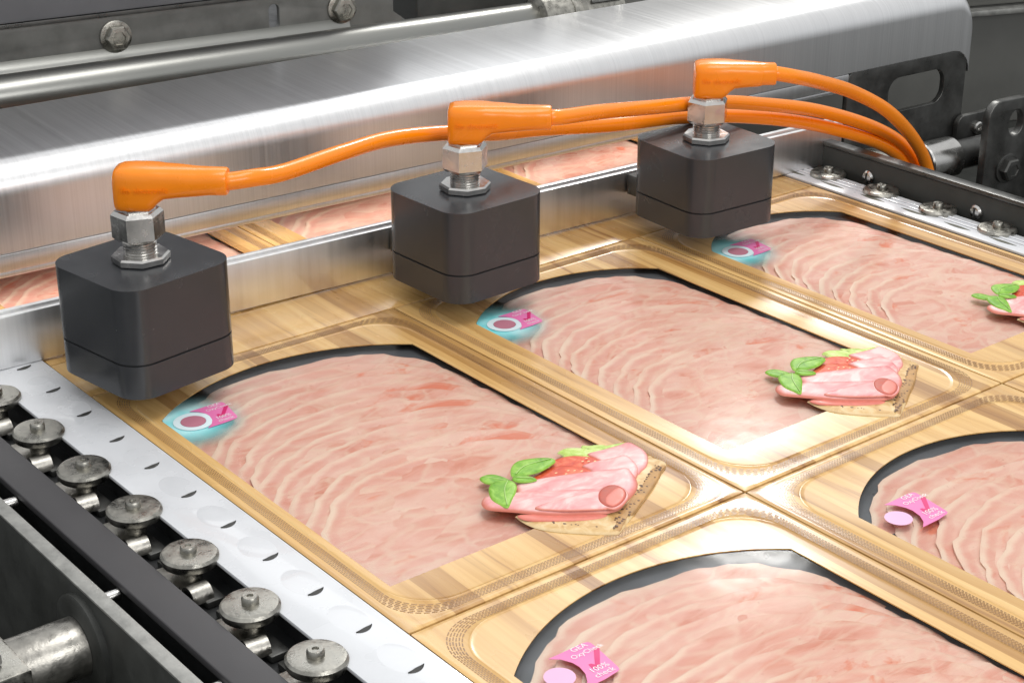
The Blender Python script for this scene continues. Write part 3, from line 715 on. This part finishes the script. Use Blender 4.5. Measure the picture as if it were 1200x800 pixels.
def cable(label, SH, x, y, armdir, path, plug_len):
    z0 = SZ+SH+0.0098
    t = empty('sensor_cable', (0, 0, 0), 0, label, 'cable', 'orange sensor cables')
    cn = lathe('coupling_nut', [(0.0096, 0.0), (0.0111, 0.0016), (0.0111, 0.0114), (0.0096, 0.0130), (0.0080, 0.0130), (0.0080, 0.0142)], 'steel', t, 6, 'Z', (0, 0, 0), 20)
    cn.location = (x, y, z0); cn.rotation_euler = (0, 0, 0.15)
    # angled plug: upright foot, long tapering arm with rounded section
    d = Vector((armdir[0], armdir[1], 0)).normalized(); s = Vector((-d.y, d.x, 0))
    zp = z0+0.0134
    secs = []   # (distance along arm, half width, z low, z high)
    vs, fs = [], []
    ns = 28
    def sec(p, hw, lo, hi, sq=3.2):
        for k in range(ns):
            a = 2*math.pi*k/ns; c, q = math.cos(a), math.sin(a)
            cc = math.copysign(abs(c)**(2/sq), c)*hw; qq = math.copysign(abs(q)**(2/sq), q)*(hi-lo)/2
            v = Vector((x, y, 0))+d*p+s*cc; vs.append((v.x, v.y, (lo+hi)/2+qq))
    table = [(-0.0078, 0.004, 0.003, 0.0135), (-0.0076, 0.0066, 0.0008, 0.0166), (-0.0069, 0.0078, 0.0, 0.0182), (-0.0045, 0.0086, 0.0, 0.0190), (0.0, 0.0092, 0.0, 0.0192), (0.0065, 0.0092, 0.0001, 0.0192),
             (0.0085, 0.0090, 0.0014, 0.0191), (0.0105, 0.0087, 0.0036, 0.0190), (0.0130, 0.0083, 0.0052, 0.0189), (0.0180, 0.0078, 0.0058, 0.0187), (0.026, 0.0070, 0.0061, 0.0183), (plug_len*0.8, 0.0061, 0.0066, 0.0182),
             (plug_len-0.001, 0.0058, 0.0067, 0.0181), (plug_len-0.0002, 0.0054, 0.0071, 0.0177), (plug_len, 0.0042, 0.0081, 0.0167)]
    for p, hw, lo, hi in table: sec(p, hw, zp+lo, zp+hi, 4.0 if p < 0.012 else (3.2 if p < 0.02 else 2.5))
    m = len(table)
    for i in range(m-1):
        for k in range(ns): fs.append((i*ns+k, i*ns+(k+1) % ns, (i+1)*ns+(k+1) % ns, (i+1)*ns+k))
    fs.append(tuple(range(ns))); fs.append(tuple((m-1)*ns+k for k in range(ns)))
    pl = obj('plug', vs, fs, 'orange', t, 50)
    me = text_mesh('ifm electronic', 0.0036, 0.00015)
    f = -s
    # lettering lies on the side of the plug that faces the packs
    for v in me.vertices:
        u = v.co.x-0.004
        hw = 0.0096 if u < 0.008 else 0.0096-(u-0.008)*0.12
        q = Vector((x, y, 0))+d*u+f*(hw-0.0001+v.co.z)*1.0; v.co = Vector((q.x, q.y, zp+0.0094+v.co.y))
    me.materials.clear(); finish('lettering', me, 'orange', pl, 0)
    e = Vector((x, y, zp+0.0124))+d*(plug_len-0.001)
    pts = [tuple(e), tuple(e+d*0.002)]+path
    tube('cord', spline(pts, 10, False), 0.0038, 'orange', t)
    return t
cable('orange angled plug and cable on the sensor farthest from the dark wall', SENS[0][4], SENS[0][1], SENS[0][2], (0.66, 0.75),
      [(0.0385, 0.0654, 0.0955), (0.0322, 0.0835, 0.0925), (0.0160, 0.1230, 0.0893), (0.0, 0.1599, 0.0848), (-0.008, 0.1978, 0.0786), (-0.008, 0.2291, 0.0726), (-0.008, 0.2575, 0.0695), (-0.008, 0.3083, 0.0623), (-0.006, 0.3556, 0.0582), (-0.004, 0.4063, 0.0494), (0.0, 0.4589, 0.0356), (0.004, 0.5084, 0.0163), (0.006, 0.530, 0.0005), (0.007, 0.5400, -0.025), (0.008, 0.545, -0.13)], 0.0395)
cable('orange angled plug and cable on the middle sensor', SENS[1][4], SENS[1][1], SENS[1][2], (0.64, 0.77),
      [(0.0385, 0.2345, 0.0908), (0.0310, 0.2624, 0.0863), (0.016, 0.3097, 0.0766), (0.006, 0.3624, 0.0677), (0.004, 0.3973, 0.0606), (0.004, 0.4534, 0.0461), (0.006, 0.5049, 0.0259), (0.008, 0.5329, 0.0062), (0.009, 0.5465, -0.020), (0.010, 0.552, -0.055), (0.011, 0.555, -0.13)], 0.041)
cable('orange angled plug and cable on the sensor nearest to the dark wall', SENS[2][4], SENS[2][1], SENS[2][2], (0.64, 0.77),
      [(0.0455, 0.3855, 0.0862), (0.0415, 0.4095, 0.0785), (0.033, 0.4470, 0.0646), (0.028, 0.484, 0.0461), (0.022, 0.5169, 0.0222), (0.018, 0.5374, -0.0003), (0.017, 0.549, -0.030), (0.017, 0.556, -0.06), (0.017, 0.560, -0.13)], 0.0345)

# ------------------------------------------------------------------ edge strips, roller clips, guide rails
def strip(name, y0, y1, label, slit_mat, side):
    t = empty(name, (0, 0, 0), 0, label, 'film strip')
    box('strip', (-0.6, y0, -0.0006), (0.6, y1, 0.0010), 'white_film', t, 0.0004)
    box('support', (-0.6, y0+0.004, BEDZ), (0.6, y1-0.001, -0.0007), 'black_rubber', t, 0)
    for i in range(-3, 14):
        xc = 0.0385+i*0.0300
        if side < 0:
            yc = y1-0.0105
            vs, fs = [], []
            for f, z in ((1.0, 0.0), (0.88, 0.00006), (0.65, 0.00012), (0.35, 0.00015)):
                for k in range(28):
                    a = 2*math.pi*k/28; vs.append((xc+0.0098*f*math.cos(a), yc+0.0062*f*math.sin(a), 0.0010+z))
            for i2 in range(3):
                for k in range(28): fs.append((i2*28+k, i2*28+(k+1) % 28, (i2+1)*28+(k+1) % 28, (i2+1)*28+k))
            fs.append(tuple(84+k for k in range(28)))
            tab = obj('grip_tab', vs, fs, 'white_film', t, 60)
            vs = []; m = 12
            for k in range(m+1):
                a = R(-28)+R(66)*k/m; vs.append((xc+0.0102*math.cos(a), yc+0.0066*math.sin(a), 0.00112))
            for k in range(m+1):
                a = R(-28)+R(66)*k/m; wv = 0.0017*math.sin(math.pi*k/m); vs.append((xc+(0.0102-wv)*math.cos(a), yc+(0.0066-wv*0.6)*math.sin(a), 0.00165))
            obj('slit', vs, [(k, k+1, m+2+k, m+1+k) for k in range(m)], slit_mat, tab, 0)
        else:
            yc = y0+0.0065
            P = [(xc-0.009+0.018*k/10, yc-0.0016*math.sin(math.pi*k/10)) for k in range(11)]+[(xc+0.009-0.018*k/10, yc+0.0010*math.sin(math.pi*k/10)) for k in range(1, 10)]
            prism('slit', P, 0.0008, 0.00115, slit_mat, t)
    if side > 0:
        for yy in (y0+0.0105, y0+0.0150): box('bead', (-0.6, yy-0.0008, 0.0009), (0.6, yy+0.0008, 0.0017), 'white_film', t, 0.0004)
    return t
strip('edge_strip', -0.0275, -0.0008, 'white film edge strip with oval grip marks beside the big roller discs', 'slit', -1)
strip('edge_strip', 0.4578, 0.4790, 'white film edge strip with long dark slits along the dark wall', 'olive_slit', 1)

def roller(label, group, x, y, side):
    t = empty('roller_clip', (x, y, BEDZ), 0, label, 'roller clip', group)
    z = -BEDZ
    d = lathe('disc', [(0.0040, z-0.0046), (0.0088, z-0.0044), (0.0102, z-0.0034), (0.0106, z-0.0022), (0.0106, z-0.0006), (0.0098, z+0.0004), (0.0085, z+0.0006), (0.0040, z+0.0007)], 'steel_worn', t, 40)
    d.location.z = 0.0028
    st = lathe('stud', [(0.0031, 0.0), (0.0031, 0.0018), (0.0026, 0.0026), (0.0012, 0.0026), (0.001, 0.0020)], 'steel_worn', t, 18, 'Z', (0, 0, z+0.0034))
    lathe('pin', [(0.0042, 0.0), (0.0042, z-0.001)], 'steel_worn', t, 20)
    # clip: strap curling over and down towards the open side, drawn as an arched band
    vs, fs = [], []
    prof = []
    for k in range(11):
        a = math.pi*k/10
        prof.append((0.0085+0.0048*math.cos(math.pi-a)*1.0, 0.0025+0.0052*math.sin(a)))
    yw0, yw1 = (-0.0085, -0.0005)
    inner = [(0.0085+(px-0.0085)*0.76, 0.0025+(pz-0.0025)*0.74) for px, pz in prof]
    loop = prof+inner[::-1]
    n = len(loop)
    for yy in (yw0, yw1):
        for px, pz in loop: vs.append((px+0.004, yy*side, pz))
    fs = [(k, (k+1) % n, n+(k+1) % n, n+k) for k in range(n)]
    for k in range(10): fs += [(k, k+1, n-2-k, n-1-k), (n+k, n+k+1, n+n-2-k, n+n-1-k)]
    obj('clip_band', vs, fs, 'steel_shaft', t, 40)
    box('clip_plate', (-0.0105, -0.0085 if side > 0 else -0.001, 0.0034), (0.0085, 0.001 if side > 0 else 0.0085, 0.0046), 'steel_shaft', t, 0.0003)
    box('link', (-0.019, -0.0040, 0.0), (0.019, 0.0040, 0.0030), 'dark_steel', t, 0.001)
    return t
def spin(c):
    # every disc has come to rest at its own angle and sits a little out of true
    for ch in c.children:
        if ch.name.startswith('disc'): ch.rotation_euler = (R(rnd.uniform(-2, 2)), R(rnd.uniform(-2, 2)), rnd.uniform(0, 6.28))
        if ch.name.startswith('clip_band'): ch.rotation_euler = (0, 0, R(rnd.uniform(-7, 7)))
p0 = roller('round steel roller disc on a spring clip beside the dark flat guide bar', 'roller clips along the guide bar', -0.0203, -0.0338, 1)
for k in range(1, 8):
    c = copy_tree(p0); c.location.x = -0.0203+0.0423*k+rnd.uniform(-0.0006, 0.0006); spin(c)
p1 = roller('round steel roller disc at the foot of the dark wall', 'roller clips along the dark wall', -0.005, 0.4755, -1)
for k in range(1, 5):
    c = copy_tree(p1); c.location.x = -0.005+0.0405*k; spin(c)

gbar = tag(empty('guide_bar'), 'flat dark grey guide bar running between the roller discs and the thin rail', 'guide bar')
box('wear_strip', (-0.6, -0.0612, -0.0030), (0.6, -0.0464, 0.0004), 'guide_bar', gbar, 0.0006, 3)
box('carrier', (-0.6, -0.0585, -0.060), (0.6, -0.0468, -0.0031), 'black_rubber', gbar, 0)
plate = empty('side_plate', (0, 0, 0), 0, 'dark upright side plate with a thin pale grey top edge and steel spacer rods', 'machine plate')
box('plate', (-0.6, -0.0736, -0.13), (0.6, -0.0684, -0.0006), 'dark_paint', plate, 0.0003)
box('top_edge', (-0.6, -0.0738, -0.0005), (0.6, -0.0682, 0.0006), 'rail_grey', plate, 0.0003)
for x in (-0.022, 0.0610, 0.1470, 0.2190, 0.30): lathe('spacer_rod', [(0.0020, -0.0685), (0.0023, -0.0683), (0.0023, -0.0616), (0.0020, -0.0613)], 'steel', plate, 18, 'Y', (x, 0, -0.0045))
lathe('boss', [(0.0190, -0.0736), (0.0190, -0.0760), (0.0175, -0.0768)], 'dark_paint', plate, 40, 'Y', (0.1430, 0, -0.022))
sh = empty('drive_shaft', (0.1430, -0.0770, -0.022), 0, 'thick bright steel drive shaft sticking out of the dark side plate', 'shaft')
lathe('body', [(0.0100, 0.0008), (0.0112, 0.0), (0.0112, -0.026), (0.0105, -0.027)], 'steel_shaft', sh, 44, 'Y')
hb = empty('shaft_housing', (0.143, -0.1035, -0.13), 0, 'angular pale steel block clamped round the end of the thick drive shaft', 'machine block')
box('clamp', (-0.045, -0.030, 0.0), (0.022, 0.0009, 0.121), 'steel_worn', hb, 0.0012)
box('cap', (-0.060, -0.030, 0.1215), (0.014, -0.006, 0.1255), 'rail_grey', hb, 0.0006)
tag(box('trench_floor', (-0.6, -0.0684, -0.075), (0.6, -0.0586, -0.060), 'black_rubber', None, 0), kind='structure')

wall = empty('side_wall', (0, 0, 0), 0, 'dark glossy side wall with slotted screws beyond the packs, thin rail on top', 'machine wall')
box('wall', (-0.02, 0.4865, -0.13), (0.6, 0.4925, 0.0135), 'dark_paint', wall, 0.0006)
box('top_rail', (-0.02, 0.4858, 0.0137), (0.6, 0.4935, 0.0165), 'dark_steel', wall, 0.0006)
for x in (0.017, 0.0945, 0.172):
    s = lathe('screw', [(0.0040, 0.0), (0.0040, -0.0016), (0.0030, -0.0027), (0.0012, -0.0030)], 'steel', wall, 24, 'Y', (x, 0.4864, 0.0035))
    box('screw_slot', (x-0.0005, 0.4831, 0.0008), (x+0.0005, 0.4834, 0.0062), 'slit', s, 0.0)

# ------------------------------------------------------------------ machinery behind the dark wall
br = empty('hole_bracket', (0, 0, 0), -R(6), 'dark steel bracket plate with a round hole and a hex bolt behind the dark wall', 'bracket')
holed_plate('plate', [(0.636, -0.13), (0.636, 0.002)]+[(0.646-0.010*math.cos(a), 0.002+0.010*math.sin(a)) for a in (0.4, 0.8, 1.2, 1.57)]+[(0.668, 0.012)]+[(0.668+0.010*math.sin(a), 0.002+0.010*math.cos(a)) for a in (0.4, 0.8, 1.2, 1.57)]+[(0.678, -0.13)],
            [[(0.661+0.0075*math.cos(2*math.pi*i/28), -0.004+0.0095*math.sin(2*math.pi*i/28)) for i in range(28)]], 0.006, 'dark_steel', br, lambda u, v, t: (-0.085+t, u, v), 0.0008)
hex_bolt('bolt', (-0.082, 0.656, -0.034), br, 0.0080, 'dark_steel')
ax = empty('cross_axle', (0, 0, 0), -R(6), 'dark stepped axle with a bright sleeve behind the orange cables', 'axle')
lathe('core', [(0.0095, 0.50), (0.0100, 0.501), (0.0100, 0.80), (0.0095, 0.801)], 'dark_steel', ax, 30, 'Y', (-0.110, 0, -0.030))
lathe('sleeve', [(0.0130, 0.605), (0.0138, 0.606), (0.0138, 0.632), (0.0130, 0.633)], 'steel', ax, 36, 'Y', (-0.110, 0, -0.030))
lathe('collar', [(0.0165, 0.560), (0.0172, 0.561), (0.0172, 0.575), (0.0165, 0.576)], 'steel_worn', ax, 36, 'Y', (-0.110, 0, -0.030))
box('axle_stand', (-0.122, 0.78, -0.13), (-0.098, 0.795, -0.0405), 'dark_paint', ax, 0.001)
gb = empty('gear_housing', (0, 0, 0), -R(6), 'dark rounded gear housing beside the bracket with the hole', 'machine block')
lathe('drum', [(0.030, 0.690), (0.034, 0.693), (0.034, 0.760), (0.030, 0.763)], 'dark_paint', gb, 40, 'Y', (-0.085, 0, -0.050))
box('foot', (-0.125, 0.700, -0.13), (-0.050, 0.755, -0.070), 'dark_paint', gb, 0.002)
